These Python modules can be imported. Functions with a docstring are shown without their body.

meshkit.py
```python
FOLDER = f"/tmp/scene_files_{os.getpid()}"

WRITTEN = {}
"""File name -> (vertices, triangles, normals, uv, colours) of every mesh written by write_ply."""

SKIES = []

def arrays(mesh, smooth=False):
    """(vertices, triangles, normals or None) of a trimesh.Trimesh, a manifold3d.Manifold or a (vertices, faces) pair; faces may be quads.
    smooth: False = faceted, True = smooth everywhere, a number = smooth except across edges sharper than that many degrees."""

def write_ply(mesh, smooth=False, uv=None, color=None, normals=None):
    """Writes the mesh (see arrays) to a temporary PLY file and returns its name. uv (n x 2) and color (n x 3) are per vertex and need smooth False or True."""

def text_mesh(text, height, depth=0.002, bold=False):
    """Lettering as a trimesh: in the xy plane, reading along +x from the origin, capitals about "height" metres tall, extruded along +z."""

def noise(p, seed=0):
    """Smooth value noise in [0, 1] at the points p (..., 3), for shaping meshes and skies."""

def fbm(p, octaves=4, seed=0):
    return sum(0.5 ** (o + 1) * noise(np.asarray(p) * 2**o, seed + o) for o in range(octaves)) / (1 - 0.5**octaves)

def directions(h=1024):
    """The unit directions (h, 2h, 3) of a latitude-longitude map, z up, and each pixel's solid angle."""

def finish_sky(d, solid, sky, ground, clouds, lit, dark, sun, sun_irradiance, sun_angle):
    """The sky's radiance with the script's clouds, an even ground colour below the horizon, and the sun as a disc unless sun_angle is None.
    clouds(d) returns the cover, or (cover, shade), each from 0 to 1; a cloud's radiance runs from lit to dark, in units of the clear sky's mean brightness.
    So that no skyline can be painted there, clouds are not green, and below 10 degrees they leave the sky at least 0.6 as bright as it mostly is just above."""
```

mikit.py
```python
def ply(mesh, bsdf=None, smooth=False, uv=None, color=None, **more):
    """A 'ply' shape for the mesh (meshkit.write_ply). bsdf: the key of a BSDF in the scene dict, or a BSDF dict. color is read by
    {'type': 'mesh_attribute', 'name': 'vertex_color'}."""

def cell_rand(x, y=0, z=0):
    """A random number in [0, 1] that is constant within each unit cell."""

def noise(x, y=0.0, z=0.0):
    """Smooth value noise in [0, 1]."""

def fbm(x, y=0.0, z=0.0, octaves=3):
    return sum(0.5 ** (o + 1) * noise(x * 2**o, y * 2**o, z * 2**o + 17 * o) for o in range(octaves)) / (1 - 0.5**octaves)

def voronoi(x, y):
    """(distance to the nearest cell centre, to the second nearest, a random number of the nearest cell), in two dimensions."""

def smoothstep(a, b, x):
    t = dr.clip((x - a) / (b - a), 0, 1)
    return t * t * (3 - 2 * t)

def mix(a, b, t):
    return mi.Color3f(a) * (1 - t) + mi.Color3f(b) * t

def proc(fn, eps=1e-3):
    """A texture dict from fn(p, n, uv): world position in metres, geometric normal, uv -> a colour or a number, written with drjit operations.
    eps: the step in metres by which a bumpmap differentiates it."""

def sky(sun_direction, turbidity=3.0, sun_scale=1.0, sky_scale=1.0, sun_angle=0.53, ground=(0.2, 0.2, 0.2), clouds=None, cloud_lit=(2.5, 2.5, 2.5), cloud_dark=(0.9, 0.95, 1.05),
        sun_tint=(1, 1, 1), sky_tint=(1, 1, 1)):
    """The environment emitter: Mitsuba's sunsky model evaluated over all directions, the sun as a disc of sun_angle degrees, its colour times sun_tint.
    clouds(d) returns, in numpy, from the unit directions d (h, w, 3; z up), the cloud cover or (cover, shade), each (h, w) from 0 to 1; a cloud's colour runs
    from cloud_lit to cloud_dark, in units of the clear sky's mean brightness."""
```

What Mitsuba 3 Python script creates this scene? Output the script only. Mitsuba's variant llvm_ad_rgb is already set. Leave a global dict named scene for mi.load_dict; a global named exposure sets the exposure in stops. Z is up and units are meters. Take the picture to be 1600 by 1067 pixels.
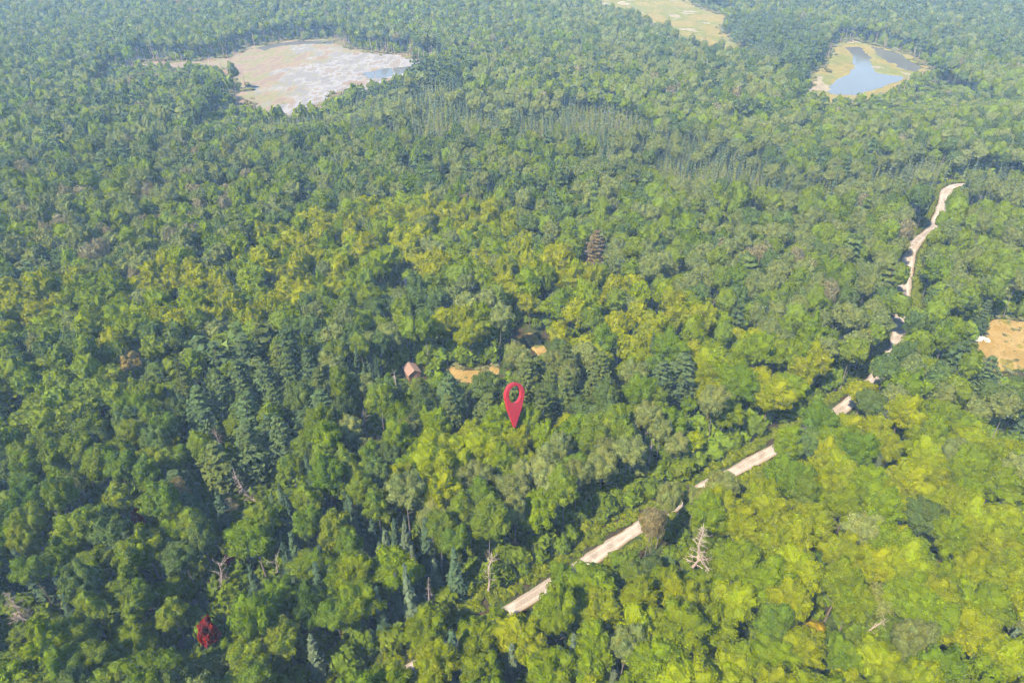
import math
import numpy as np
import trimesh
import mitsuba as mi
import mikit
import meshkit
from scipy.spatial import cKDTree
from shapely.geometry import Polygon, LineString, Point
import shapely
import shapely.affinity

# ----------------------------------------------------------------------------- camera, sky, exposure
T = mi.ScalarTransform4f
scene, labels = {}, {}
CAM_H, PITCH, FOV = 122.0, math.radians(34.0), 73.74
SUN = (-0.44, -0.49, 0.75)
HAZE = 0.00024
exposure = 3.25
scene['haze_air'] = {'type': 'homogeneous', 'albedo': {'type': 'rgb', 'value': [0.95, 0.955, 0.96]},
                     'sigma_t': {'type': 'rgb', 'value': [HAZE * 0.6, HAZE * 1.0, HAZE * 1.6]}}
scene['camera'] = {'type': 'perspective', 'fov': FOV, 'fov_axis': 'x', 'near_clip': 1.0, 'far_clip': 14000.0,
                   'to_world': T().look_at(origin=[0, 0, CAM_H], target=[0, math.cos(PITCH), CAM_H - math.sin(PITCH)], up=[0, 0, 1]),
                   'medium': {'type': 'ref', 'id': 'haze_air'}}
scene['sky'] = mikit.sky(SUN, turbidity=3.0, ground=(0.06, 0.08, 0.04))

# ----------------------------------------------------------------------------- materials
scene['leaf'] = {'type': 'principledthin', 'base_color': {'type': 'mesh_attribute', 'name': 'vertex_color'},
                 'roughness': 0.6, 'diff_trans': 0.3, 'eta': 1.2, 'spec_trans': 0.0}
scene['wood'] = {'type': 'twosided', 'bsdf': {'type': 'diffuse', 'reflectance': {'type': 'mesh_attribute', 'name': 'vertex_color'}}}


def proc_diffuse(fn):
    return {'type': 'twosided', 'bsdf': {'type': 'diffuse', 'reflectance': mikit.proc(fn)}}


def floor_colour(p, n, uv):
    a = mikit.fbm(p.x * 0.35, p.y * 0.35, 0.0, 4)
    b = mikit.noise(p.x * 2.3, p.y * 2.3)
    c = mikit.mix((0.045, 0.036, 0.022), (0.040, 0.062, 0.014), mikit.smoothstep(0.35, 0.65, a))
    return c * (0.75 + 0.5 * b)


def gravel_colour(p, n, uv):
    a = mikit.fbm(p.x * 0.5, p.y * 0.5, 0.0, 3)
    b = mikit.noise(p.x * 5.0, p.y * 5.0)
    rut = mikit.smoothstep(0.10, 0.0, mi.Float(abs(abs(uv.x - 0.5) - 0.2)))
    c = mikit.mix((0.27, 0.245, 0.215), (0.36, 0.335, 0.305), mikit.smoothstep(0.3, 0.7, a))
    edge = mikit.smoothstep(0.30, 0.46, mi.Float(abs(uv.x - 0.5)) + 0.22 * (a - 0.5))
    c = mikit.mix(c, (0.18, 0.135, 0.06), edge)
    return c * (0.74 + 0.22 * b + 0.22 * rut)


def field_colour(p, n, uv):
    a = mikit.fbm(p.x * 0.22, p.y * 0.22, 3.0, 4)
    b = mikit.noise(p.x * 3.0, p.y * 3.0)
    c = mikit.mix((0.215, 0.155, 0.050), (0.255, 0.195, 0.080), mikit.smoothstep(0.35, 0.6, a))
    c = mikit.mix(c, (0.17, 0.15, 0.03), mikit.smoothstep(0.60, 0.72, a))
    return c * (0.8 + 0.4 * b)


def sedge_colour(p, n, uv):
    a = mikit.fbm(p.x * 0.045, p.y * 0.03, 7.0, 4)
    b = mikit.noise(p.x * 0.5, p.y * 0.5)
    c = mikit.mix((0.180, 0.162, 0.055), (0.130, 0.150, 0.044), mikit.smoothstep(0.40, 0.62, a))
    c = mikit.mix(c, (0.22, 0.205, 0.15), mikit.smoothstep(0.67, 0.72, a))
    return c * (0.85 + 0.3 * b)


def bank_colour(p, n, uv):
    a = mikit.fbm(p.x * 0.06, p.y * 0.05, 2.0, 4)
    b = mikit.noise(p.x * 0.6, p.y * 0.6)
    c = mikit.mix((0.155, 0.120, 0.085), (0.115, 0.120, 0.050), mikit.smoothstep(0.4, 0.62, a))
    return c * (0.7 + 0.6 * b)


def mat_colour(p, n, uv):
    a = mikit.fbm(p.x * 0.030, p.y * 0.020, 1.0, 5)
    b = mikit.fbm(p.x * 0.16, p.y * 0.07, 5.0, 4)
    c = mikit.mix((0.160, 0.168, 0.185), (0.220, 0.232, 0.260), mikit.smoothstep(0.3, 0.6, b))
    g = mikit.smoothstep(0.46, 0.60, a + 0.30 * (b - 0.5) + 0.0050 * (-158.0 - p.x))
    c = mikit.mix(c, mikit.mix((0.16, 0.165, 0.085), (0.20, 0.155, 0.12), mikit.smoothstep(0.4, 0.6, b)), g * 0.9)
    f = mikit.fbm(p.x * 0.55, p.y * 0.30, 8.0, 3)
    c = c * (0.80 + 0.42 * f)
    c = mikit.mix(c, (0.15, 0.16, 0.09), mikit.smoothstep(0.60, 0.66, f) * 0.6)
    return mikit.mix(c, (0.15, 0.13, 0.115), mikit.smoothstep(0.60, 0.66, b) * 0.6)


scene['forest_floor_look'] = proc_diffuse(floor_colour)
scene['gravel_look'] = proc_diffuse(gravel_colour)
scene['field_look'] = proc_diffuse(field_colour)
scene['sedge_look'] = proc_diffuse(sedge_colour)
scene['mat_look'] = proc_diffuse(mat_colour)
scene['bank_look'] = proc_diffuse(bank_colour)
scene['water_look'] = {'type': 'principled', 'base_color': {'type': 'rgb', 'value': [0.070, 0.075, 0.080]}, 'roughness': 0.12, 'specular': 0.42}
scene['red_plastic'] = {'type': 'principled', 'base_color': {'type': 'rgb', 'value': [0.25, 0.012, 0.022]}, 'roughness': 0.45, 'specular': 0.4}
scene['tin_roof'] = {'type': 'twosided', 'bsdf': {'type': 'principled', 'base_color': {'type': 'rgb', 'value': [0.19, 0.13, 0.105]}, 'roughness': 0.6}}
scene['pale_board'] = {'type': 'twosided', 'bsdf': {'type': 'diffuse', 'reflectance': {'type': 'rgb', 'value': [0.45, 0.42, 0.39]}}}
scene['weathered_board'] = {'type': 'twosided', 'bsdf': {'type': 'diffuse', 'reflectance': {'type': 'rgb', 'value': [0.26, 0.245, 0.23]}}}
scene['log_wall'] = {'type': 'twosided', 'bsdf': {'type': 'diffuse', 'reflectance': {'type': 'rgb', 'value': [0.16, 0.10, 0.06]}}}

# ----------------------------------------------------------------------------- the lie of the land (world metres: x right, y ahead, z up)
ROAD = [(246, 299), (233, 307), (222, 318), (213, 318), (207, 311), (198, 296), (189, 281), (174, 261), (163, 249), (153, 238), (146, 225),
        (139, 211), (133, 198), (126, 186), (119, 174), (109, 162), (97, 151), (81, 139), (64, 129), (53, 122), (39, 113), (25, 103),
        (14, 94), (4, 87), (-12, 76), (-27, 65), (-42, 54), (-70, 34), (-110, 5)]
POND_LEFT = [(-303.7, 553.1), (-312.0, 586.8), (-290.1, 596.4), (-260.9, 589.2), (-246.2, 598.8), (-232.8, 657.4), (-212.8, 678.2), (-167.5, 687.5), (-145.5, 651.7),
             (-128.2, 635.0), (-95.4, 619.0), (-54, 575), (-70, 540), (-91, 508), (-108, 490), (-116, 462), (-123.9, 436.2), (-137.6, 424), (-153.3, 424),
             (-167.8, 442.1), (-192.1, 472.1), (-205.3, 520.7), (-225.7, 548.9), (-246.1, 551.0), (-272.9, 544.7)]
WATER_LEFT = [(-113, 546.0), (-100.1, 560), (-69, 573), (-76, 556), (-94, 535), (-106, 532)]
CHANNEL_LEFT = [(-223.6, 640.4), (-216.4, 660.3), (-193.5, 672.1), (-164.8, 675.1), (-162.2, 663.2), (-186.8, 660.4), (-207.4, 653.8), (-215.5, 632.3)]
POND_RIGHT = [(223.7, 540.6), (249.6, 579.8), (281.9, 643.2), (296.7, 669.1), (318.8, 684.3), (321.6, 663.2), (338.0, 619.0), (328.4, 553.1), (307.8, 536.5), (263.6, 482),
              (240.9, 458), (208.8, 452), (196.1, 470.1)]
WATER_RIGHT = [(229, 509.4), (260.9, 549.0), (270, 563), (277.2, 584.5), (288, 608.8), (294.3, 643.2), (306, 646.0), (296, 600), (281, 568), (279.7, 544.7), (294.3, 534.5),
               (280.1, 519), (252, 497), (234, 484), (219, 486)]
WATER_DARK = [(319.4, 648.8), (329.5, 624.3), (322.6, 566.2), (308.7, 553.1), (307.0, 570.7), (308.8, 608.8)]
MARSH = [(83.0, 940.1), (175.2, 1044.9), (219.9, 1006.0), (214.0, 883.9), (241.8, 806.7), (230.8, 778.4), (207.1, 737.5), (204.6, 648.8), (197.7, 591.1),
         (176.3, 555.8), (152.9, 582.2), (138.4, 668.5), (98.6, 772.4)]
FIELD = [(152.8, 185.9), (159.8, 193.5), (165.9, 193.3), (182, 188), (192, 179), (166.8, 162.3), (153.5, 165.2), (143.5, 162.7), (141.0, 165.2), (147.4, 178.5)]
CLEARING = [(-20.5, 171.5), (-17.0, 168.0), (-12.6, 166.5), (-8.0, 167.5), (-4.0, 172), (-3.4, 165), (-8.2, 160.2), (-13.5, 159.2), (-18.0, 162.3)]
GLADE = [(3.6, 187.7), (7.5, 188.0), (11.5, 177.1), (8.4, 173.9), (4.7, 181.4)]
ROAD_LINE = LineString(ROAD)


def rough_edge(pts, amp, seed, step=4.0):
    """An outline with the uneven edge of a shore or a field."""
    line = LineString(pts + [pts[0]])
    d = np.arange(0, line.length, step)
    p = np.array([line.interpolate(s).coords[0] for s in d])
    q = np.c_[p / (step * 2.2), np.zeros(len(p))]
    off = np.c_[meshkit.fbm(q, 3, seed), meshkit.fbm(q + 31.7, 3, seed + 9)] - 0.5
    g = Polygon(p + off * 2 * amp).buffer(0)
    return max(getattr(g, 'geoms', [g]), key=lambda q: q.area)


P_POND_L, P_POND_R = rough_edge(POND_LEFT, 13, 1, 3), rough_edge(POND_RIGHT, 7, 2, 3)
P_MARSH = rough_edge(MARSH, 7, 3)
P_WATER_L = shapely.union_all([rough_edge(WATER_LEFT, 4, 4, 2), rough_edge(CHANNEL_LEFT, 4, 5, 2)])
P_WATER_R = shapely.union_all([rough_edge(WATER_RIGHT, 2.5, 6, 2), rough_edge(WATER_DARK, 4, 7, 2)])
P_FIELD, P_CLEARING, P_GLADE = rough_edge(FIELD, 1.2, 8, 1.5), rough_edge(CLEARING, 0.8, 9, 1), rough_edge(GLADE, 0.7, 10, 1)
WET = shapely.union_all([P_POND_L, P_POND_R, P_MARSH])


def height(x, y):
    x, y = np.asarray(x, float), np.asarray(y, float)
    h = 2.2 * np.sin(x / 67 + 1.1) * np.cos(y / 81 + 0.4) + 1.4 * np.sin((x + 0.7 * y) / 43 + 2.0)
    h = h * np.clip((y - 190) / 60, 0.35, 1)
    far = 16 * np.clip((y - 690) / 320, 0, 1) ** 2 * (3 - 2 * np.clip((y - 690) / 320, 0, 1))
    knoll = 5.0 * np.exp(-((x - 165) / 24) ** 2 - ((y - 235) / 24) ** 2)
    m = np.ones_like(h)
    for cx, cy, rx, ry in ((-160, 540, 140, 185), (265, 555, 110, 155), (165, 800, 130, 340)):
        r = np.sqrt(((x - cx) / rx) ** 2 + ((y - cy) / ry) ** 2)
        m = m * np.clip((r - 0.9) / 0.5, 0, 1)
    return (h + far) * m + knoll


def grid_lines(stops):
    out = []
    for a, b, s in stops:
        out += list(np.arange(a, b, s))
    return np.array(out + [stops[-1][1]])


xs = grid_lines([(-4200, -1000, 400), (-1000, -300, 35), (-300, 300, 5), (300, 1000, 35), (1000, 4200, 400)])
ys = grid_lines([(-4200, -600, 400), (-600, 0, 60), (0, 460, 5), (460, 1200, 20), (1200, 4200, 300)])
gx, gy = np.meshgrid(xs, ys, indexing='ij')
i, j = np.meshgrid(np.arange(len(xs) - 1), np.arange(len(ys) - 1), indexing='ij')
k = (i * len(ys) + j).ravel()
gv = np.c_[gx.ravel(), gy.ravel(), height(gx, gy).ravel()]
gf = np.c_[k, k + len(ys), k + len(ys) + 1, k + 1]
scene['ground'] = mikit.ply((gv, gf), 'forest_floor_look', smooth=True)
labels['ground'] = {'label': 'brown and green forest floor showing between the trees', 'category': 'ground', 'kind': 'structure'}


def drape(poly, lift, step, bumps=0.0, seed=0):
    """A sheet that follows the ground inside an outline, its rim turned down into the ground."""
    vs, fs, n = [], [], 0
    for g in getattr(poly, 'geoms', [poly]):
        if g.area < 2:
            continue
        x0, y0, x1, y1 = g.bounds
        px, py = np.meshgrid(np.arange(x0, x1, step), np.arange(y0, y1, step))
        inner = g.buffer(-0.5 * step)
        keep = shapely.contains_xy(inner, px.ravel(), py.ravel())
        pts = np.c_[px.ravel(), py.ravel()][keep]
        ring = np.vstack([np.array(r.segmentize(step).coords)[:-1] for r in [g.exterior, *g.interiors]])
        allp = np.vstack([ring, pts])
        from scipy.spatial import Delaunay
        tri = Delaunay(allp).simplices
        mid = allp[tri].mean(1)
        tri = tri[shapely.contains_xy(g, mid[:, 0], mid[:, 1])]
        a = allp[tri]
        up = np.cross(a[:, 1] - a[:, 0], a[:, 2] - a[:, 0]) > 0
        tri = np.where(up[:, None], tri, tri[:, ::-1])
        z = height(allp[:, 0], allp[:, 1]) + lift
        if bumps:
            z = z + bumps * (meshkit.fbm(np.c_[allp * 0.35, np.zeros(len(allp))], 3, seed) - 0.5)
        z[:len(ring)] = height(ring[:, 0], ring[:, 1]) - 0.05
        vs.append(np.c_[allp, z]); fs.append(tri + n); n += len(allp)
    return np.vstack(vs), np.vstack(fs)


def ground_sheet(key, poly, lift, step, look, label, category, bumps=0.0, seed=0):
    scene[key] = mikit.ply(drape(poly, lift, step, bumps, seed), look, smooth=True)
    labels[key] = {'label': label, 'category': category, 'kind': 'structure'}


ground_sheet('lily_pad_mat', P_POND_L.difference(P_WATER_L), 0.35, 4, 'mat_look', 'pale mat of floating leaves and mud filling the beaver pond', 'marsh', 0.4, 3)
ground_sheet('pond_water', P_POND_L.buffer(-1.5), 0.10, 12, 'water_look', 'blue grey open water at the edges of the pale pond', 'water')
ground_sheet('reed_bed', P_POND_R.difference(P_WATER_R), 0.40, 4, 'sedge_look', 'straw coloured reeds around the blue pond at the upper right', 'reeds', 0.5, 4)
ground_sheet('pond_water_001', P_POND_R.buffer(-1.5), 0.10, 12, 'water_look', 'blue pond water between straw coloured reed beds', 'water')
ground_sheet('sedge_marsh', P_MARSH, 0.30, 8, 'sedge_look', 'tan sedge marsh winding away at the top of the view', 'marsh', 0.4, 5)
P_BANK = P_POND_L.difference(shapely.union_all([rough_edge(list(P_POND_L.buffer(-9).simplify(6).exterior.coords)[:-1], 8, 14, 3), P_WATER_L]))
ground_sheet('pond_bank', P_BANK, 0.75, 4, 'bank_look', 'brown grassy bank ringing the pale pond', 'bank', 0.5, 9)
ground_sheet('dry_field', P_FIELD, 0.12, 1.5, 'field_look', 'dry golden field at the right edge of the view', 'field', 0.25, 6)
ground_sheet('bare_clearing', P_CLEARING, 0.12, 1.0, 'field_look', 'small tan clearing below the lone bright maple', 'clearing', 0.2, 7)
ground_sheet('glade_path', P_GLADE, 0.12, 0.8, 'field_look', 'short tan path bend in a glade behind the pines', 'path', 0.2, 8)

# the gravel road: a crowned strip 5 m wide whose shoulders run down into the ground
line = LineString(ROAD)
sm = np.array([line.interpolate(s).coords[0] for s in np.arange(0, line.length, 6.0)])
for _ in range(4):
    sm[1:-1] = 0.25 * sm[:-2] + 0.5 * sm[1:-1] + 0.25 * sm[2:]
line = LineString(sm)
ss = np.arange(0, line.length, 2.0)
c = np.array([line.interpolate(s).coords[0] for s in ss])
t = np.gradient(c, axis=0); t /= np.linalg.norm(t, axis=1, keepdims=True)
nrm = np.c_[-t[:, 1], t[:, 0]]
wid = np.where(c[:, 1] < 140, 1.6, 1.85) + 1.0 * (meshkit.fbm(np.c_[ss / 6, ss * 0, ss * 0], 3, 12) - 0.5) + 0.4 * np.exp(-((c[:, 1] - 212) / 24) ** 2)
prof = [(-1.25, -0.25), (-1.0, 0.08), (-0.45, 0.17), (0.0, 0.2), (0.45, 0.17), (1.0, 0.08), (1.25, -0.25)]
rv, ruv = [], []
for o, dz in prof:
    p = c + nrm * (o * wid)[:, None]
    rv.append(np.c_[p, height(p[:, 0], p[:, 1]) + dz]); ruv.append(np.c_[np.full(len(ss), o / 2.5 + 0.5), ss / 5])
n_ = len(ss)
rf = [[a * n_ + b, (a + 1) * n_ + b, (a + 1) * n_ + b + 1, a * n_ + b + 1] for a in range(len(prof) - 1) for b in range(n_ - 1)]
rf = np.array(rf)
rvv = np.vstack(rv)
if np.cross(rvv[rf[0, 1]] - rvv[rf[0, 0]], rvv[rf[0, 2]] - rvv[rf[0, 0]])[2] < 0:
    rf = rf[:, ::-1]
scene['gravel_road'] = mikit.ply((rvv, rf), 'gravel_look', smooth=True, uv=np.vstack(ruv))
labels['gravel_road'] = {'label': 'pale gravel road cutting diagonally through the forest', 'category': 'road', 'kind': 'structure'}
ROAD_LINE = line

# ----------------------------------------------------------------------------- tree meshes
class Soup:
    def __init__(self):
        self.v, self.f, self.c, self.n = [], [], [], 0

    def add(self, v, f, c):
        v = np.asarray(v, float).reshape(-1, 3)
        c = np.broadcast_to(np.asarray(c, float), (len(v), 3))
        self.v.append(v); self.f.append(np.asarray(f, int).reshape(-1, 3) + self.n); self.c.append(c); self.n += len(v)

    def ply(self, look):
        return mikit.ply((np.vstack(self.v), np.vstack(self.f)), look, smooth=False, color=np.clip(np.vstack(self.c), 0.003, 0.95))


def unit(a):
    return a / np.maximum(np.linalg.norm(a, axis=-1, keepdims=True), 1e-9)


def fib(n, rng, zmin=-1.0):
    k = (np.arange(n) + 0.5) / n
    z = 1 - k * (1 - zmin)
    ph = np.arange(n) * 2.39996 + rng.uniform(0, 6.28)
    r = np.sqrt(np.maximum(0, 1 - z * z))
    return np.c_[r * np.cos(ph), r * np.sin(ph), z]


def leaf_cards(s, pos, nor, size, col, rng, quad=True, stretch=1.35):
    """One small leafy face per position, turned about its own normal."""
    n = len(pos)
    a = unit(np.cross(nor, rng.normal(size=(n, 3))))
    b = np.cross(nor, a)
    size = np.broadcast_to(size, (n,))[:, None] * rng.uniform(0.75, 1.3, (n, 1))
    if quad:
        v = np.stack([pos - a * size * stretch, pos - b * size * 0.8 + nor * size * 0.12, pos + a * size * stretch, pos + b * size * 0.8 + nor * size * 0.12], 1)
        k = np.arange(n)[:, None] * 4
        f = np.vstack([k + [0, 1, 2], k + [0, 2, 3]])
        m = 4
    else:
        v = np.stack([pos - a * size * 1.2 - b * size * 0.8, pos + a * size * 1.2 - b * size * 0.8, pos + b * size * 1.3], 1)
        f = np.arange(n)[:, None] * 3 + [0, 1, 2]
        m = 3
    s.add(v.reshape(-1, 3), f, np.repeat(np.broadcast_to(col, (n, 3)), m, 0))


ICO = trimesh.creation.icosphere(subdivisions=1)
ICO0 = trimesh.creation.icosahedron()


def blob(s, centre, radii, col, rng, fine=True):
    m = ICO if fine else ICO0
    v = np.array(m.vertices)
    v = v * (1 + 0.12 * rng.normal(size=(len(v), 1)))
    s.add(v * radii + centre, m.faces, col)


def vary(tint, n, rng, amount=0.14, hue=0.10):
    t = np.asarray(tint, float)
    k = np.exp(amount * rng.normal(size=(n, 1)))
    w = hue * rng.normal(size=(n, 1))
    return t * k * np.c_[1 + w, np.ones((n, 1)), 1 - w]


def tube(s, pts, radii, col, sides=5):
    pts = np.asarray(pts, float)
    t = unit(np.gradient(pts, axis=0))
    ref = np.array([0.31, 0.95, 0.05])
    a = unit(np.cross(t, ref)); b = np.cross(t, a)
    ang = np.arange(sides) * 2 * np.pi / sides
    v = pts[:, None] + np.asarray(radii, float)[:, None, None] * (np.cos(ang)[None, :, None] * a[:, None] + np.sin(ang)[None, :, None] * b[:, None])
    i, j = np.meshgrid(np.arange(len(pts) - 1), np.arange(sides), indexing='ij')
    q = np.stack([i * sides + j, i * sides + (j + 1) % sides, (i + 1) * sides + (j + 1) % sides, (i + 1) * sides + j], -1).reshape(-1, 4)
    s.add(v.reshape(-1, 3), np.vstack([q[:, [0, 1, 2]], q[:, [0, 2, 3]]]), col)


SPHERES = {n: trimesh.creation.icosphere(subdivisions=n) for n in (1, 2, 3)}


def leafy(tint, rng, lod, rad, crown_h, top, clumps, leaves, leaf, bump=0.20, wide=0.45, ragged=0.10, sparse=1.0):
    """A broad-leaved crown: a dome of rounded leaf clumps with creases between them, covered with leaf-sized faces that break up its outline."""
    s = Soup()
    d0 = unit(fib(clumps, rng, -0.75) + rng.normal(size=(clumps, 3)) * 0.16)
    reach = 1 + rng.normal(size=clumps) * ragged
    tone = vary(tint, clumps, rng, 0.09, 0.04)
    cell = 1.9 / math.sqrt(clumps)
    ph = rng.uniform(0, 6.28, 2)
    mid = top - crown_h * (1 - wide)

    def surface(d):
        dist = np.sqrt(np.maximum(0, 2 - 2 * d @ d0.T))
        near = np.argmin(dist - 0.25 * (reach - 1), 1)
        q = dist[np.arange(len(d)), near] / cell
        az = np.arctan2(d[:, 1], d[:, 0])
        r = (reach[near] * (1 - bump + bump * np.sqrt(np.maximum(0, 1 - 0.8 * np.minimum(q, 1.1) ** 2)))) * (1 + 0.09 * np.sin(2 * az + ph[0]) + 0.06 * np.sin(3 * az + ph[1]))
        up = d[:, 2] > 0
        flat = np.where(up, 1.0, np.where(d[:, 2] < -0.3, 0.92, 0.97))
        return d * r[:, None] * np.c_[rad * flat, rad * flat, np.where(up, crown_h * (1 - wide), crown_h * wide)] + [0, 0, mid], near

    m = SPHERES[(3, 2, 2, 1)[lod]]
    d = unit(np.array(m.vertices) + rng.normal(size=m.vertices.shape) * (0.02, 0.05, 0.05, 0.08)[lod])
    p, near = surface(d)
    p = (p - [0, 0, mid]) * (0.72 if sparse < 0.9 else (0.93, 0.95, 0.97, 0.97)[lod]) + [0, 0, mid]
    s.add(p, m.faces, tone[near] * np.exp(0.07 * rng.normal(size=(len(d), 1))))
    n = int(leaves * (1.0, 0.30, 0.09, 0.05)[lod])
    d = fib(n, rng, -0.8)
    d = unit(d + rng.normal(size=d.shape) * 0.06)
    p, near = surface(d)
    e = unit(np.cross(d, rng.normal(size=d.shape))) * 0.06
    nor = unit(np.cross(surface(unit(d + e))[0] - p, surface(unit(d + np.cross(d, e)))[0] - p))
    nor = np.where((nor * d).sum(1, keepdims=True) < 0, -nor, nor)
    size = leaf * (0.5, 0.80, 1.1, 1.35)[lod]
    p = p + nor * rng.uniform(-0.7, 0.8, (n, 1)) * size * (1.0 if sparse > 0.9 else 1.6)
    nor = unit(nor + rng.normal(size=nor.shape) * 0.52)
    leaf_cards(s, p, nor, size, tone[near] * np.exp(0.20 * rng.normal(size=(n, 1))), rng, quad=lod == 0)
    return s


def trunk(col, rng, lod, h, r0, limbs=0, spread=2.0, base=0.4):
    s = Soup()
    bend = rng.normal(size=2) * 0.03 * h
    z = np.linspace(-0.4, h, 5 if lod == 0 else 2)
    k = (z / h)[:, None]
    p = np.c_[bend * k * k, z]
    tube(s, p, r0 * (0.6 if lod >= 2 else 1.0) * (1 - 0.75 * k[:, 0].clip(0, 1)), col, 6 if lod == 0 else 3)
    for q in range(limbs if lod == 0 else 0):
        a = rng.uniform(0, 6.28); z0 = h * rng.uniform(base, 0.85)
        d = np.array([math.cos(a), math.sin(a), 0.9])
        b0 = np.array([*(bend * (z0 / h) ** 2), z0])
        tube(s, [b0, b0 + d * spread * 0.5, b0 + d * spread * [1, 1, 1.15]], [r0 * 0.4, r0 * 0.28, r0 * 0.08], col, 4)
    return s


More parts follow.
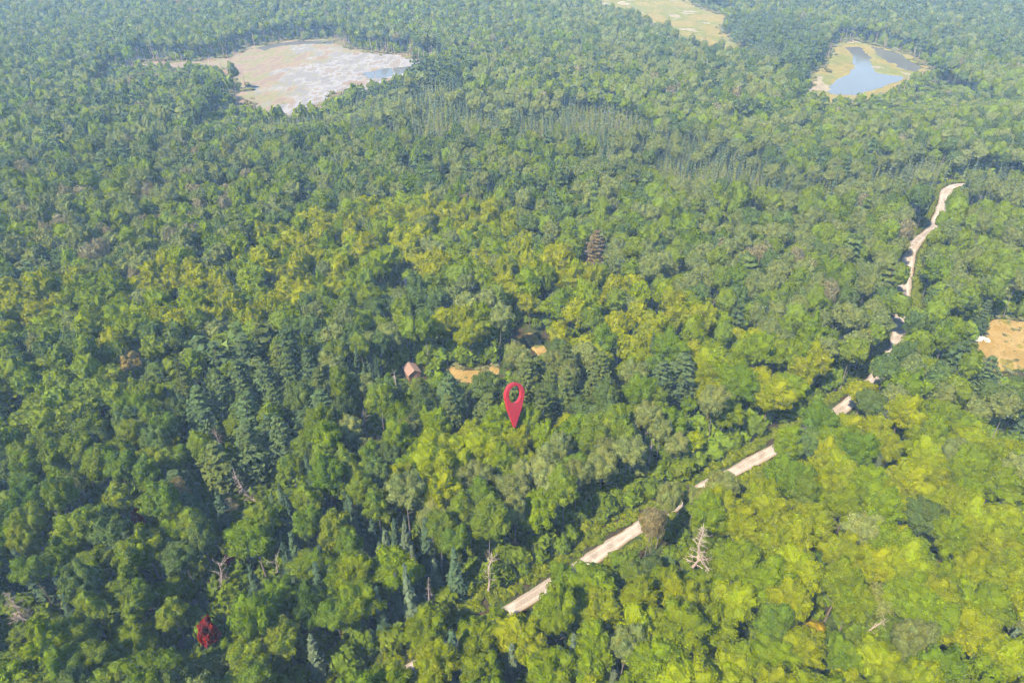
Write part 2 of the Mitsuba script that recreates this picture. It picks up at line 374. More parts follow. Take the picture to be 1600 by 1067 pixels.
def spruce_crown(tint, rng, lod, rad, h, base=0.08, droop=0.35, full=1.0):
    s = Soup()
    tiers = int((18 if lod == 0 else 10 if lod == 1 else 6) * full)
    per = 11 if lod == 0 else 7 if lod == 1 else 5
    z = np.repeat(np.linspace(base, 0.97, tiers), per)
    n = len(z)
    z = (z + rng.normal(size=n) * 0.012).clip(base, 0.985)
    r = rad * (1 - z) ** 0.85 * rng.uniform(0.72, 1.18, n) + 0.06
    a = rng.uniform(0, 6.28, n) + np.arange(n) * 2.4
    d = np.c_[np.cos(a), np.sin(a), np.zeros(n)]
    side = np.c_[-np.sin(a), np.cos(a), np.zeros(n)]
    w = (r * 0.34 + 0.05)[:, None] * (1 if lod == 0 else 1.5 if lod == 1 else 2.1)
    zc = np.c_[np.zeros((n, 2)), z * h]
    root = zc + d * 0.02
    tip = zc + d * r[:, None] - [0, 0, 1] * (droop * r)[:, None]
    mid = zc + d * (r * 0.6)[:, None] - [0, 0, 1] * (droop * 0.35 * r)[:, None]
    col = vary(tint, n, rng, 0.16, 0.05)
    v = np.stack([root + [0, 0, 0.08 * rad], mid - side * w, tip, mid + side * w], 1)
    k = np.arange(n)[:, None] * 4
    s.add(v.reshape(-1, 3), np.vstack([k + [0, 1, 2], k + [0, 2, 3]]), np.repeat(col, 4, 0))
    if lod == 0:   # twigs that roughen each branch
        m = n * 2
        q = np.repeat(np.arange(n), 2)
        u = rng.uniform(0.35, 1.0, (m, 1))
        pos = zc[q] + d[q] * (r[q][:, None] * u) + side[q] * rng.normal(size=(m, 1)) * w[q] * 0.7 - [0, 0, 1] * (droop * r[q][:, None] * u * u)
        leaf_cards(s, pos, unit(d[q] + [0, 0, 0.9] + rng.normal(size=(m, 3)) * 0.4), 0.16 + 0.05 * rad, vary(tint, m, rng, 0.16, 0.05), rng, quad=False)
    # the dense heart
    nn = 7
    ang = np.arange(nn) * 2 * np.pi / nn
    ring = np.c_[np.cos(ang) * rad * 0.45, np.sin(ang) * rad * 0.45, np.full(nn, base * h)]
    s.add(np.vstack([ring, [[0, 0, h * 0.9]]]), [[q, (q + 1) % nn, nn] for q in range(nn)], tint)
    return s


def pine_crown(tint, rng, lod, rad, h, base=0.28):
    """Layered plates of needles on whorls of branches, wide below and open between."""
    s = Soup()
    tiers = 11 if lod == 0 else 7 if lod == 1 else 5
    for k in range(tiers):
        u = (k + 0.5) / tiers
        z = h * (base + (0.98 - base) * u)
        prof = rad * (math.sin(math.pi * (0.26 + 0.72 * u)) ** 0.8) * (1.02 - 0.35 * u)
        nb = rng.integers(6, 9) if lod == 0 else 5 if lod == 1 else 4
        for a in np.arange(nb) * 6.283 / nb + rng.uniform(0, 6.28):
            L = prof * rng.uniform(0.6, 1.2) + 0.3
            m = int((5 + 5.5 * L) if lod == 0 else (3 + 2.2 * L) if lod == 1 else 3 + L)
            w = rng.uniform(0.28, 1.0, m)
            d = np.array([math.cos(a), math.sin(a)])
            sd = np.array([-d[1], d[0]])
            off = rng.normal(size=m) * 0.20 * L * np.sqrt(w)
            pz = z + w * L * 0.16 + rng.normal(size=m) * 0.10 - (off ** 2) * 0.12
            pos = np.c_[d[0] * L * w + sd[0] * off, d[1] * L * w + sd[1] * off, pz]
            nor = unit(np.c_[np.full(m, d[0] * 0.35), np.full(m, d[1] * 0.35), np.ones(m)] + rng.normal(size=(m, 3)) * 0.42)
            leaf_cards(s, pos, nor, (0.34, 0.62, 1.0, 1.0)[min(lod, 2)], vary(tint * rng.uniform(0.88, 1.12), m, rng, 0.12, 0.05), rng, quad=lod == 0, stretch=1.25)
    n2 = 7
    ang = np.arange(n2) * 2 * np.pi / n2
    ring = np.c_[np.cos(ang) * rad * 0.38, np.sin(ang) * rad * 0.38, np.full(n2, h * (base + 0.05))]
    s.add(np.vstack([ring, [[0, 0, h * 0.93]]]), [[q, (q + 1) % n2, n2] for q in range(n2)], tint)
    return s


def bare_tree(col, rng, h, spread, branches, conifer=False, sides=4, twigs=3, lean=0.0):
    """A dead standing tree: trunk and (second mesh) its bare branches."""
    s, b = Soup(), Soup()
    z = np.linspace(-0.4, h, 7)
    off = np.cumsum(rng.normal(size=(7, 2)) * 0.02 * h, 0) + np.c_[z * lean, z * 0]
    p = np.c_[off - off[0], z]
    r0 = 0.016 * h + 0.05
    tube(s, p, r0 * (1 - 0.85 * np.linspace(0, 1, 7)), col, sides + 1)
    for q in range(branches):
        u = rng.uniform(0.22 if conifer else 0.35, 0.97)
        root = np.array([np.interp(u * h, z, p[:, 0]), np.interp(u * h, z, p[:, 1]), u * h])
        a = rng.uniform(0, 6.28)
        L = spread * ((1.08 - u) ** 0.7 if conifer else rng.uniform(0.5, 1.0)) * rng.uniform(0.6, 1.15)
        rise = rng.uniform(-0.25, 0.45) if conifer else rng.uniform(0.35, 1.2)
        d = unit(np.array([math.cos(a), math.sin(a), rise]))
        e = root + d * L + rng.normal(size=3) * 0.1 * L
        m = root + d * L * 0.5 + [0, 0, -0.06 * L if not conifer else 0.05 * L]
        rb = max(0.035, r0 * 0.34 * (1.1 - u))
        cc = col * rng.uniform(0.85, 1.15)
        tube(b, [root, m, e], [rb, rb * 0.75, rb * 0.35], cc, sides)
        for _ in range(twigs):
            w = rng.uniform(0.3, 0.9)
            q0 = root + (m - root) * min(1, 2 * w) + (e - m) * max(0, 2 * w - 1)
            dd = unit(d + rng.normal(size=3) * 0.6)
            tube(b, [q0, q0 + dd * L * 0.22, q0 + dd * L * 0.4], [rb * 0.6, rb * 0.45, rb * 0.2], cc, 3)
    return s, b


A = np.array
# kind: (object name, builder, parameters)
TINTS = {
    'maple_gold': A([0.128, 0.158, 0.001]), 'maple_lime': A([0.098, 0.144, 0.001]), 'maple_leaf': A([0.074, 0.120, 0.005]), 'maple_deep': A([0.046, 0.088, 0.010]),
    'poplar_olive': A([0.090, 0.132, 0.010]), 'poplar_grey': A([0.102, 0.132, 0.036]), 'poplar_deep': A([0.056, 0.092, 0.022]), 'poplar_lime': A([0.102, 0.140, 0.010]),
    'birch_pale': A([0.125, 0.148, 0.034]), 'pink_crown': A([0.150, 0.142, 0.070]), 'tan_crown': A([0.170, 0.145, 0.035]),
    'pine_blue': A([0.058, 0.094, 0.034]), 'pine_olive': A([0.080, 0.112, 0.026]), 'pine_brown': A([0.160, 0.125, 0.062]),
    'spruce_blue': A([0.054, 0.090, 0.044]), 'spruce_grey': A([0.082, 0.112, 0.060]), 'swamp_green': A([0.130, 0.170, 0.045]), 'swamp_grey': A([0.150, 0.160, 0.085]),
    'maple_red': A([0.215, 0.016, 0.010]), 'bush_gold': A([0.180, 0.140, 0.008]), 'shrub': A([0.078, 0.118, 0.008]), 'weed': A([0.105, 0.150, 0.008]), 'sedge_tuft': A([0.130, 0.135, 0.050]),
}
BARK = {'maple': A([0.15, 0.125, 0.10]), 'poplar': A([0.15, 0.135, 0.11]), 'birch': A([0.42, 0.39, 0.35]), 'pine': A([0.16, 0.11, 0.085]), 'spruce': A([0.13, 0.105, 0.09])}
DEAD = A([0.29, 0.25, 0.22])
OBJ = {}          # tint key -> object name
RADIUS, TALL = {}, {}
for k, name, r, h in (('maple_gold', 'maple_tree', 4.1, 15.8), ('maple_lime', 'maple_tree', 4.1, 15.8), ('maple_leaf', 'maple_tree', 4.0, 15.8), ('maple_deep', 'maple_tree', 4.0, 15.8),
                      ('poplar_olive', 'poplar_tree', 3.3, 16.5), ('poplar_grey', 'poplar_tree', 3.3, 16.5), ('poplar_deep', 'poplar_tree', 3.2, 16.2), ('poplar_lime', 'poplar_tree', 3.1, 16.2),
                      ('birch_pale', 'birch_tree', 2.6, 15.5), ('pink_crown', 'withered_tree', 3.1, 15.5), ('tan_crown', 'withered_tree', 3.0, 15),
                      ('pine_blue', 'pine_tree', 3.8, 20), ('pine_olive', 'pine_tree', 3.7, 20), ('pine_brown', 'pine_tree', 3.7, 19.5),
                      ('spruce_blue', 'spruce_tree', 2.3, 14.5), ('spruce_grey', 'spruce_tree', 2.2, 14.5), ('swamp_green', 'tamarack_tree', 1.45, 11.5), ('swamp_grey', 'tamarack_tree', 1.3, 11.5),
                      ('maple_red', 'red_maple_tree', 2.2, 9), ('bush_gold', 'golden_shrub', 2.2, 4.5), ('shrub', 'undergrowth', 1.8, 4.2), ('weed', 'roadside_weeds', 1.0, 1.1), ('sedge_tuft', 'shore_sedge', 1.6, 1.5)):
    OBJ[k], RADIUS[k], TALL[k] = name, r, h
VARIANTS = {0: 2, 1: 2, 2: 2}
groups = {}


def group_of(kind, lod, var):
    key = f'{kind}_{"near" if lod == 0 else "mid" if lod == 1 else "far" if lod == 2 else "farthest"}_{var}'
    if key in groups:
        return key
    rng = np.random.default_rng(sum(ord(ch) * (q + 7) for q, ch in enumerate(key)))
    hue = rng.normal() * 0.04
    tint = TINTS[kind] * np.exp(rng.normal() * 0.12) * [1 + hue, 1, 1 - hue]
    r, h = RADIUS[kind], TALL[kind]
    fam = kind.split('_')[0]
    parts = {}
    if fam == 'maple':
        ch = 7.6 if kind != 'maple_red' else 7.0
        parts['crown'] = leafy(tint, rng, lod, r, ch, h, 62, 4700, 0.30, bump=0.42, wide=0.42, ragged=0.15)
        parts['trunk'] = trunk(BARK['maple'], rng, lod, h * 0.7, 0.22, 4, 2.0)
    elif fam in ('poplar', 'birch', 'pink', 'tan'):
        sp = {'birch': 0.8, 'pink': 0.72}.get(fam, 1.0)
        parts['crown'] = leafy(tint, rng, lod, r, 6.9 if fam != 'birch' else 6.8, h, 50, 3500, 0.275, bump=0.36, wide=0.46, ragged=0.11, sparse=sp)
        parts['trunk'] = trunk(BARK['birch' if fam == 'birch' else 'poplar'], rng, lod, h * 0.8, 0.16, 3, 1.6)
    elif fam == 'pine':
        parts['crown'] = pine_crown(tint, rng, lod, r, h)
        parts['trunk'] = trunk(BARK['pine'], rng, lod, h * 0.95, 0.28)
    elif fam == 'spruce':
        parts['crown'] = spruce_crown(tint, rng, lod, r, h)
        parts['trunk'] = trunk(BARK['spruce'], rng, lod, h * 0.9, 0.14)
    elif fam == 'swamp':
        parts['crown'] = spruce_crown(tint, rng, max(lod, 1), r, h, base=0.05, droop=0.2)
        parts['trunk'] = trunk(A([0.22, 0.19, 0.17]), rng, lod, h * 0.9, 0.06)
    elif fam in ('weed', 'sedge'):
        parts['crown'] = leafy(tint, rng, 3, r, 1.3, h, 9, 1200, 0.18, bump=0.35, ragged=0.2)
    else:
        parts['crown'] = leafy(tint, rng, max(lod, 1), r, h * 0.9, h, 20, 700, 0.42, bump=0.34, ragged=0.16)
    groups[key] = {n: s.ply('leaf' if n == 'crown' else 'wood') for n, s in parts.items()}
    scene[key] = {'type': 'shapegroup', **groups[key]}
    return key


def placed(x, y, z, rot, sx, sz, lean=(0, 0)):
    c, s = math.cos(rot), math.sin(rot)
    return T([[c * sx, -s * sx, lean[0] * sz, x], [s * sx, c * sx, lean[1] * sz, y], [0, 0, sz, z], [0, 0, 0, 1]])


# ----------------------------------------------------------------------------- what grows where (outlines in world metres)
def weights(**kw):
    return list(kw), np.array(list(kw.values()), float) / sum(kw.values())


MAPLES_BRIGHT = weights(maple_gold=.46, maple_lime=.40, maple_leaf=.05, maple_deep=.01, poplar_grey=.03, poplar_olive=.02, spruce_grey=.06, birch_pale=.01)
AREAS = [
    ('clearing', [(-22, 153), (-21, 184), (0, 184), (2, 163), (-7, 145)], weights(maple_gold=.7, maple_lime=.3)),
    ('plantation', [(158, 250), (180, 262), (196, 240), (184, 205), (168, 186), (140, 180), (138, 208), (150, 232)], weights(poplar_olive=.75, poplar_grey=.25)),
    ('pines_left', [(-92, 155), (-79, 168), (-53, 152), (-45, 132), (-48, 114), (-59, 99), (-72, 106), (-85, 132)],
     weights(pine_blue=.40, pine_olive=.22, poplar_olive=.16, spruce_blue=.10, poplar_deep=.10, pink_crown=.02)),
    ('pines_mid', [(-34, 140), (-10, 148), (15, 163), (24, 148), (16, 134), (-3, 132), (-16, 130)], weights(pine_olive=.38, pine_blue=.06, poplar_grey=.26, poplar_deep=.30)),
    ('maples_pin', [(-26, 128), (-14, 143), (0, 136), (8, 138), (18, 130), (2, 116), (-14, 106), (-24, 110)], weights(maple_gold=.35, maple_lime=.45, maple_leaf=.2)),
    ('poplars_road', [(-36, 118), (0, 120), (26, 132), (50, 124), (48, 112), (24, 98), (8, 91), (-20, 96)],
     weights(poplar_grey=.42, poplar_olive=.36, birch_pale=.06, maple_lime=.10, poplar_deep=.06)),
    ('spruces', [(-58, 100), (-38, 114), (-8, 112), (-5, 92), (-18, 82), (-44, 80)],
     weights(spruce_blue=.26, spruce_grey=.12, poplar_olive=.26, maple_lime=.12, maple_leaf=.10, poplar_lime=.10)),
    ('maples_bottom', [(-47, 70), (-12, 75), (-8, 45), (-50, 45)], weights(maple_lime=.40, maple_gold=.22, maple_leaf=.25, maple_deep=.03, spruce_grey=.06, poplar_lime=.04)),
    ('poplars_left', [(-230, 172), (-135, 163), (-84, 145), (-63, 103), (-74, 97), (-180, 99)],
     weights(poplar_olive=.52, poplar_deep=.20, poplar_lime=.14, birch_pale=.05, maple_leaf=.05, tan_crown=.01, spruce_blue=.03)),
    ('maples_right', [(-24, 57), (-11, 70), (26, 93), (55, 115), (93, 145), (109, 136), (136, 112), (150, 80), (110, 30), (-23, 35)], MAPLES_BRIGHT),
    ('mixed_bottom', [(-190, 102), (-73, 116), (-27, 121), (0, 106), (25, 106), (12, 83), (-11, 70), (-24, 57), (-23, 30), (-140, 30)],
     weights(poplar_olive=.25, poplar_deep=.08, poplar_lime=.12, maple_leaf=.13, maple_lime=.13, maple_deep=.05, spruce_blue=.16, spruce_grey=.08, birch_pale=.04, pine_olive=.02)),
    ('maple_swath', [(-175, 161), (-165, 190), (-121, 203), (-91, 236), (-77, 260), (-48, 272), (-5, 262), (4, 222), (38, 208), (62, 190), (80, 165), (96, 156),
                     (89, 143), (56, 116), (45, 132), (38, 146), (18, 155), (0, 186), (-22, 203), (-51, 199), (-73, 178), (-94, 168), (-118, 149)],
     weights(maple_gold=.50, maple_lime=.32, maple_leaf=.04, poplar_grey=.06, poplar_olive=.06, spruce_blue=.02)),
    ('poplars_mid', [(-62, 177), (-23, 196), (-10, 186), (-18, 155), (-26, 132), (-54, 143)], weights(poplar_deep=.32, poplar_olive=.25, poplar_grey=.16, spruce_blue=.15, maple_leaf=.12)),
    ('withered', [(-192, 250), (-180, 277), (-137, 300), (-98, 277), (-92, 238), (-134, 212), (-168, 217)],
     weights(poplar_grey=.32, pink_crown=.14, maple_lime=.26, poplar_olive=.16, birch_pale=.06, spruce_blue=.04, tan_crown=.02)),
    ('swamp', [(-158, 399), (-114, 450), (-61, 484), (-16, 440), (57, 412), (106, 352), (144, 296), (204, 336), (260, 292), (199, 182), (176, 208), (178, 272), (127, 267),
               (84, 284), (32, 341), (-53, 352), (-103, 368)], weights(swamp_green=.56, swamp_grey=.12, spruce_grey=.18, spruce_blue=.14, poplar_grey=.06)),
    ('conifers_a', [(-96, 513), (-71, 533), (-27, 503), (-38, 419), (-89, 405), (-122, 432)], weights(spruce_blue=.5, pine_blue=.25, poplar_deep=.15, spruce_grey=.1)),
    ('conifers_b', [(203, 716), (258, 735), (270, 640), (232, 530), (193, 466), (175, 568), (162, 620)], weights(spruce_blue=.55, spruce_grey=.2, pine_blue=.15, poplar_deep=.1)),
    ('conifers_c', [(185, 1100), (245, 800), (330, 700), (345, 560), (377, 503), (520, 560), (600, 800), (360, 1100)], weights(poplar_deep=.30, spruce_blue=.30, poplar_grey=.20, pine_blue=.2)),
    ('conifers_d', [(40, 760), (80, 800), (150, 700), (172, 503), (158, 434), (105, 466), (50, 568)], weights(spruce_grey=.35, spruce_blue=.2, poplar_grey=.25, poplar_deep=.2)),
    ('right_bank', [(95, 148), (120, 176), (150, 240), (210, 260), (230, 150), (150, 80), (136, 112), (111, 134)],
     weights(poplar_olive=.26, poplar_deep=.22, poplar_grey=.22, maple_leaf=.12, maple_lime=.06, spruce_blue=.05, pink_crown=.04, pine_blue=.03)),
    ('slope_right', [(0, 222), (40, 300), (110, 270), (150, 245), (139, 211), (119, 174), (97, 156), (62, 190), (38, 208)],
     weights(poplar_grey=.34, poplar_olive=.30, poplar_deep=.12, maple_leaf=.08, spruce_grey=.06, pine_olive=.04, pink_crown=.03, birch_pale=.03)),
]
FAR_MIX = weights(poplar_grey=.30, poplar_olive=.22, poplar_deep=.24, maple_leaf=.06, spruce_blue=.10, pine_blue=.07, birch_pale=.02, pink_crown=.02)
AREA_POLY = [(n, Polygon(p).buffer(0), w) for n, p, w in AREAS]
NO_TREES = shapely.union_all([Polygon([(-112, 526), (-84, 505), (-52, 545), (-52, 582), (-100, 582)]), P_WATER_L.buffer(4), P_POND_L.buffer(2), P_POND_R.buffer(2), P_MARSH.buffer(1), P_FIELD.buffer(0.5), P_CLEARING.buffer(0.5), P_GLADE.buffer(0.3)])
# openings: low growth only, rising away from the open ground they border
OPENINGS = (   # outline, the open ground it borders, how fast the growth may rise away from it
    ([(0, 84.8), (8, 90.2), (5, 74), (-10, 73)], ROAD_LINE, 0.95),
    ([(12, 90.5), (27, 104), (23.5, 87), (4, 77)], ROAD_LINE, 0.95),
    ([(50.5, 121), (54, 123.5), (50, 108), (44, 109)], ROAD_LINE, 0.75),
    ([(56, 125), (67.5, 132), (60, 112), (44, 108)], ROAD_LINE, 0.5),
    ([(-22, 167), (0, 168), (-2, 140), (-32, 144)], P_CLEARING, 0.88),
    ([(1, 189), (15, 184), (14, 153), (-8, 158)], P_GLADE, 0.75),
    ([(-34.5, 168), (-25, 168), (-22, 140), (-42, 144)], Point(-29.8, 163.5).buffer(3), 0.85),
    ([(-43, 220), (-33, 220), (-31, 194), (-48, 198)], Point(-38, 217.8).buffer(3), 0.62),
    ([(132, 176), (205, 190), (178, 128), (122, 138)], P_FIELD, 0.5),
    ([(-190, 470), (-70, 520), (-60, 330), (-165, 310)], P_POND_L, 0.24),
    ([(-310, 550), (-222, 552), (-185, 470), (-275, 460)], P_POND_L, 0.16),
    ([(185, 470), (310, 530), (290, 370), (170, 370)], P_POND_R, 0.24),
)
rng = np.random.default_rng(20240817)
HALF = math.tan(math.radians(FOV / 2))


def by_road(p):
    """True where the road and its verges keep the trees away; the verge on the uphill side of the lower road is broad."""
    q = shapely.points(p)
    near = shapely.get_coordinates(shapely.line_interpolate_point(ROAD_LINE, shapely.line_locate_point(ROAD_LINE, q)))
    v = p - near
    d, y = np.hypot(v[:, 0], v[:, 1]), near[:, 1]
    uphill = v @ np.array([-0.6, 0.8]) > 0
    room = np.where(y < 128, np.where(uphill, 8.2, 4.4), np.where(y < 150, np.where(uphill, 7.0, 4.6), np.where(y < 184, 3.4, np.where(y < 253, 5.4, np.where(y < 266, 3.2, 5.8)))))
    return d < room


def lattice(step, ymin, ymax, margin):
    rows = []
    for q, y in enumerate(np.arange(ymin, ymax, step * 0.866)):
        w = (math.hypot(max(y, 30), 105) * HALF) * 1.0 + margin
        x = np.arange(-w, w, step) + (q % 2) * step / 2
        rows.append(np.c_[x, np.full(len(x), y)])
    p = np.vstack(rows)
    return p + rng.uniform(-0.38, 0.38, p.shape) * step


def area_index(p):
    q = p + (np.c_[meshkit.fbm(np.c_[p * 0.07, np.zeros(len(p))], 3, 21), meshkit.fbm(np.c_[p * 0.07, np.ones(len(p))], 3, 22)] - 0.5) * 26
    out = np.full(len(p), -1)
    for n in range(len(AREA_POLY) - 1, -1, -1):
        out[shapely.contains_xy(AREA_POLY[n][1], q[:, 0], q[:, 1])] = n
    return out


P = lattice(3.6, 34, 1120, 30)
P = P[~(shapely.contains_xy(NO_TREES, P[:, 0], P[:, 1]) | by_road(P))]
swamp_extra = lattice(2.9, 180, 760, 10)
ai = area_index(swamp_extra)
SWAMPY = [n for n, a in enumerate(AREA_POLY) if a[0] in ('swamp', 'conifers_a', 'conifers_b', 'conifers_d')]
swamp_extra = swamp_extra[np.isin(ai, SWAMPY) & ~shapely.contains_xy(NO_TREES, swamp_extra[:, 0], swamp_extra[:, 1]) & ~by_road(swamp_extra)]
P = np.vstack([P, swamp_extra])
AI = area_index(P)
patch = meshkit.fbm(np.c_[P * 0.05, np.full(len(P), 3.0)], 3, 31)
kinds = np.empty(len(P), object)
for n in range(-1, len(AREA_POLY)):
    sel = np.where(AI == n)[0]
    names, w = AREA_POLY[n][2] if n >= 0 else FAR_MIX
    # neighbours tend to be alike: the draw follows a slow noise, partly
    u = np.clip((0.2 if n >= 0 and AREAS[n][0] == 'maples_right' else 0.5) * (meshkit.fbm(np.c_[P[sel] * 0.045, np.full(len(sel), 9.0)], 2, 40 + n) - 0.5) * 2.2 + rng.uniform(size=len(sel)), 0, 0.99999)
    u = np.argsort(np.argsort(u)) / max(1, len(sel))
    order = np.array([names.index(x) for x in sorted(names)])
    kinds[sel] = np.array(names, object)[order][np.minimum(np.searchsorted(np.cumsum(w[order]), u), len(names) - 1)]

ledge = (shapely.distance(shapely.points(P), ROAD_LINE) < 13) & (P[:, 1] < 140)
kinds[ledge & np.array([k.startswith('pine') for k in kinds])] = 'maple_lime'
# trees that stand out, placed one by one: key of look, x, y, size across, size up, label
SINGLE = [
    ('pine_blue', 45.5, 147, 1.42, 1.0, 'large dark blue green pine standing alone left of the road among bright maples'),
    ('pine_brown', 30.6, 226, 1.16, 1.0, 'broad brownish old pine rising above the maples behind the glade'),
    ('maple_gold', -12.3, 170.0, 1.09, 0.95, 'bright yellow green maple standing in front of the tan clearing'),
    ('maple_lime', -10.0, 178, 0.97, 1.05, 'tall lime green maple behind the clearing, with the clearing maple in front of it'),
    ('poplar_deep', 87.5, 99, 1.47, 0.9, 'broad grey green round crown alone in the yellow maples at the lower right'),
    ('poplar_deep', 70.5, 122.5, 1.47, 0.85, 'grey green round tree overhanging the gravel road where the road shows again'),
    ('poplar_deep', 92, 136, 1.26, 0.9, 'dark green domed tree in the middle of the right hand maple canopy'),
    ('pine_blue', 127, 147, 1.12, 0.9, 'blue green pine at the right edge behind the maple canopy'),
    ('maple_red', -56.4, 74.8, 0.75, 1.1, 'small scarlet maple near the lower left edge, the reddest tree of all'),
    ('maple_red', -82.5, 103, 0.5, 0.9, 'small red maple beside a pale dead trunk among dark poplars'),
    ('maple_red', -59, 93, 0.55, 0.7, 'tiny rust red maple sapling among small spruces'),
    ('maple_lime', -15.5, 73.0, 0.95, 0.85, 'lime green maple whose crown hides the lower end of the gravel road'),
    ('maple_leaf', 10.0, 86.3, 0.66, 0.66, 'small green maple overhanging the road between its two pale lower stretches'),
    ('maple_lime', -6.5, 71.5, 0.9, 0.85, 'lime green maple at the near end of the visible lower road'),
    ('maple_gold', -13.0, 66.0, 0.95, 0.9, 'yellow green maple below the near end of the lower road'),
    ('maple_lime', -20.8, 62.3, 0.95, 0.85, 'lime green maple at the bottom edge where the road runs out of view'),
    ('maple_lime', -3.2, 75.3, 0.75, 0.70, 'low lime green maple in front of the nearest pale stretch of road'),
    ('maple_leaf', -25.5, 58.5, 1.05, 1.05, 'mid green maple at the bottom edge over the last stretch of the road'),
    ('bush_gold', 46.5, 138, 1.00, 1.0, 'golden orange shrub between grey poplars and the large dark pine'),
    ('tan_crown', -107.0, 155, 1.00, 0.9, 'orange tan crown at the edge of the left hand poplar stand'),
    ('bush_gold', 58.5, 78, 0.90, 1.1, 'orange yellow young maple low in the lower right canopy'),
    ('pine_blue', 147, 181, 0.65, 0.75, 'blue green pine beside the stone pile at the dry field'),
    ('spruce_blue', -62, 101, 1.20, 1.1, 'blue green spruce below the big pines, tallest of a dark hollow'),
    ('pine_olive', -66, 112, 1.16, 1.0, 'broad layered pine in the lower left with a dark hollow beside it'),
    ('pine_blue', -60, 116, 1.12, 1.05, 'tall layered pine at the lower end of the left hand pine stand'),
]
DEADS = [   # x, y, height, spread, branches, conifer, lean, tone, label
    (38.2, 92.5, 17, 3.3, 60, True, 0.0, 1.25, 'bleached dead spruce with bare branches standing in the yellow maples below the road'),
    (-94.3, 79, 13, 2.4, 70, True, 0.0, 0.95, 'pinkish grey dead spruce thick with twigs at the lower left edge'),
    (-59.5, 111, 14, 2.0, 60, True, -0.12, 1.1, 'pale leaning dead spruce below the left hand pines'),
    (-58, 86.5, 11, 3.2, 22, False, 0.0, 1.15, 'white branched dead tree above the scarlet maple'),
    (-48, 88, 11, 2.6, 14, False, 0.08, 1.1, 'forked pale dead tree among small spruces'),
    (-37.5, 132, 13, 2.8, 26, False, 0.0, 1.0, 'pinkish bare dead tree in the poplars left of the map pin'),
    (131, 130.5, 13, 3.0, 16, False, 0.1, 1.35, 'white bare dead tree at the right edge of the maple canopy'),
    (66.5, 97, 12, 3.0, 26, False, 0.0, 0.95, 'half dead grey tree with a bare lower trunk in the yellow maples'),
    (-5.0, 88, 12.5, 2.6, 24, False, 0.0, 1.05, 'bare dead tree standing in the dark wood left of the road'),
    (-16, 83, 11, 1.5, 40, True, 0.0, 0.9, 'pinkish twiggy dead fir left of the lower road'),
    (-83, 105, 13, 2.2, 40, True, -0.1, 0.95, 'pale dead trunk beside the small red maple'),
    (-152, 282, 15, 3.0, 16, False, 0.12, 1.3, 'white dead tree slanting out of the poplars at the far left'),
    (-31.5, 148, 14, 1.8, 12, False, 0.04, 1.2, 'pale bare trunk with a thin top below the cabin'),
    (-12, 140, 12, 2.0, 20, False, 0.0, 1.15, 'grey bare tree left of the map pin'),
    (33, 122, 13, 1.6, 12, False, 0.0, 1.0, 'upright bare grey trunk in the grey wood above the road'),
    (67, 77, 10, 3.2, 12, False, 0.2, 1.2, 'fallen looking pale dead limbs low in the lower right canopy'),
    (176, 296, 14, 2.0, 50, True, -0.12, 0.9, 'slanting greyish pink dead spruce beside the far end of the road'),
    (196, 270, 14, 2.0, 50, True, -0.08, 0.85, 'grey dead spruce right of the far end of the road'),
    (205, 240, 14, 2.0, 50, True, -0.06, 0.85, 'grey twiggy dead spruce at the right edge above the plantation'),
    (64, 190, 13, 2.8, 26, False, 0.0, 1.0, 'pinkish bare tree at the top of the maple slope'),
    (46, 196, 13, 2.8, 20, False, 0.06, 1.05, 'bare pale tree in the upper maples, beside a withered crown'),
    (60, 215, 15, 2.0, 44, True, 0.0, 0.8, 'brownish dead spruce behind the upper maples'),
    (98, 262, 14, 2.6, 22, False, 0.0, 1.0, 'bare grey tree in the grey poplar slope below the swamp'),
    (-72, 125, 12, 2.2, 22, False, 0.0, 0.9, 'bare pinkish tree among the left hand pines'),
]

R = np.array([RADIUS[k] for k in kinds]) * rng.uniform(0.82, 1.2, len(kinds))
RC = R * np.where(np.array([k.startswith('spruce') for k in kinds]), 0.72, 1.0)
pri = rng.uniform(size=len(P)) + (R > 3) * 0.35
SX = np.array([s[1:3] for s in SINGLE]); DX = np.array([d[:2] for d in DEADS])
fixed = np.vstack([SX, DX, [[0.5, 139.4], [-29.6, 163.6], [-38, 217.3]]])
fr = np.r_[[RADIUS[s[0]] * s[3] for s in SINGLE], [max(1.6, 1.15 * d[3]) if q == 0 else 1.6 for q, d in enumerate(DEADS)], [2.2, 3.2, 2.8]]
dist, near = cKDTree(fixed).query(P, 1)
ok = dist > 0.60 * (fr[near] + R)
order = np.argsort(-pri)
tree = cKDTree(P)
alive = ok.copy()
nb = tree.query_ball_point(P, 6.8)
done = np.zeros(len(P), bool)
for n in order:
    if not alive[n]:
        continue
    done[n] = True
    for m in nb[n]:
        if not done[m] and alive[m] and math.hypot(P[n, 0] - P[m, 0], P[n, 1] - P[m, 1]) < 0.575 * (RC[n] + RC[m]):
            alive[m] = False
P, kinds, R = P[alive], kinds[alive], R[alive]
SZ = rng.normal(1.0, 0.13, len(P)).clip(0.62, 1.3)
for outline, edge, rise in OPENINGS:
    inside = np.where(shapely.contains_xy(Polygon(outline), P[:, 0], P[:, 1]))[0]
    for n in inside:
        cap = max(0.0, edge.distance(Point(*P[n])) - 2.0) * rise + 0.5
        if edge in (P_POND_L, P_POND_R):
            cap = max(cap, 6.0)
        if cap < 3.5:
            SZ[n] = 0
        elif cap < TALL[kinds[n]] * SZ[n]:
            f = max(cap, 5.0) / TALL[kinds[n]]
            SZ[n] = f; R[n] *= 0.5 + 0.5 * f
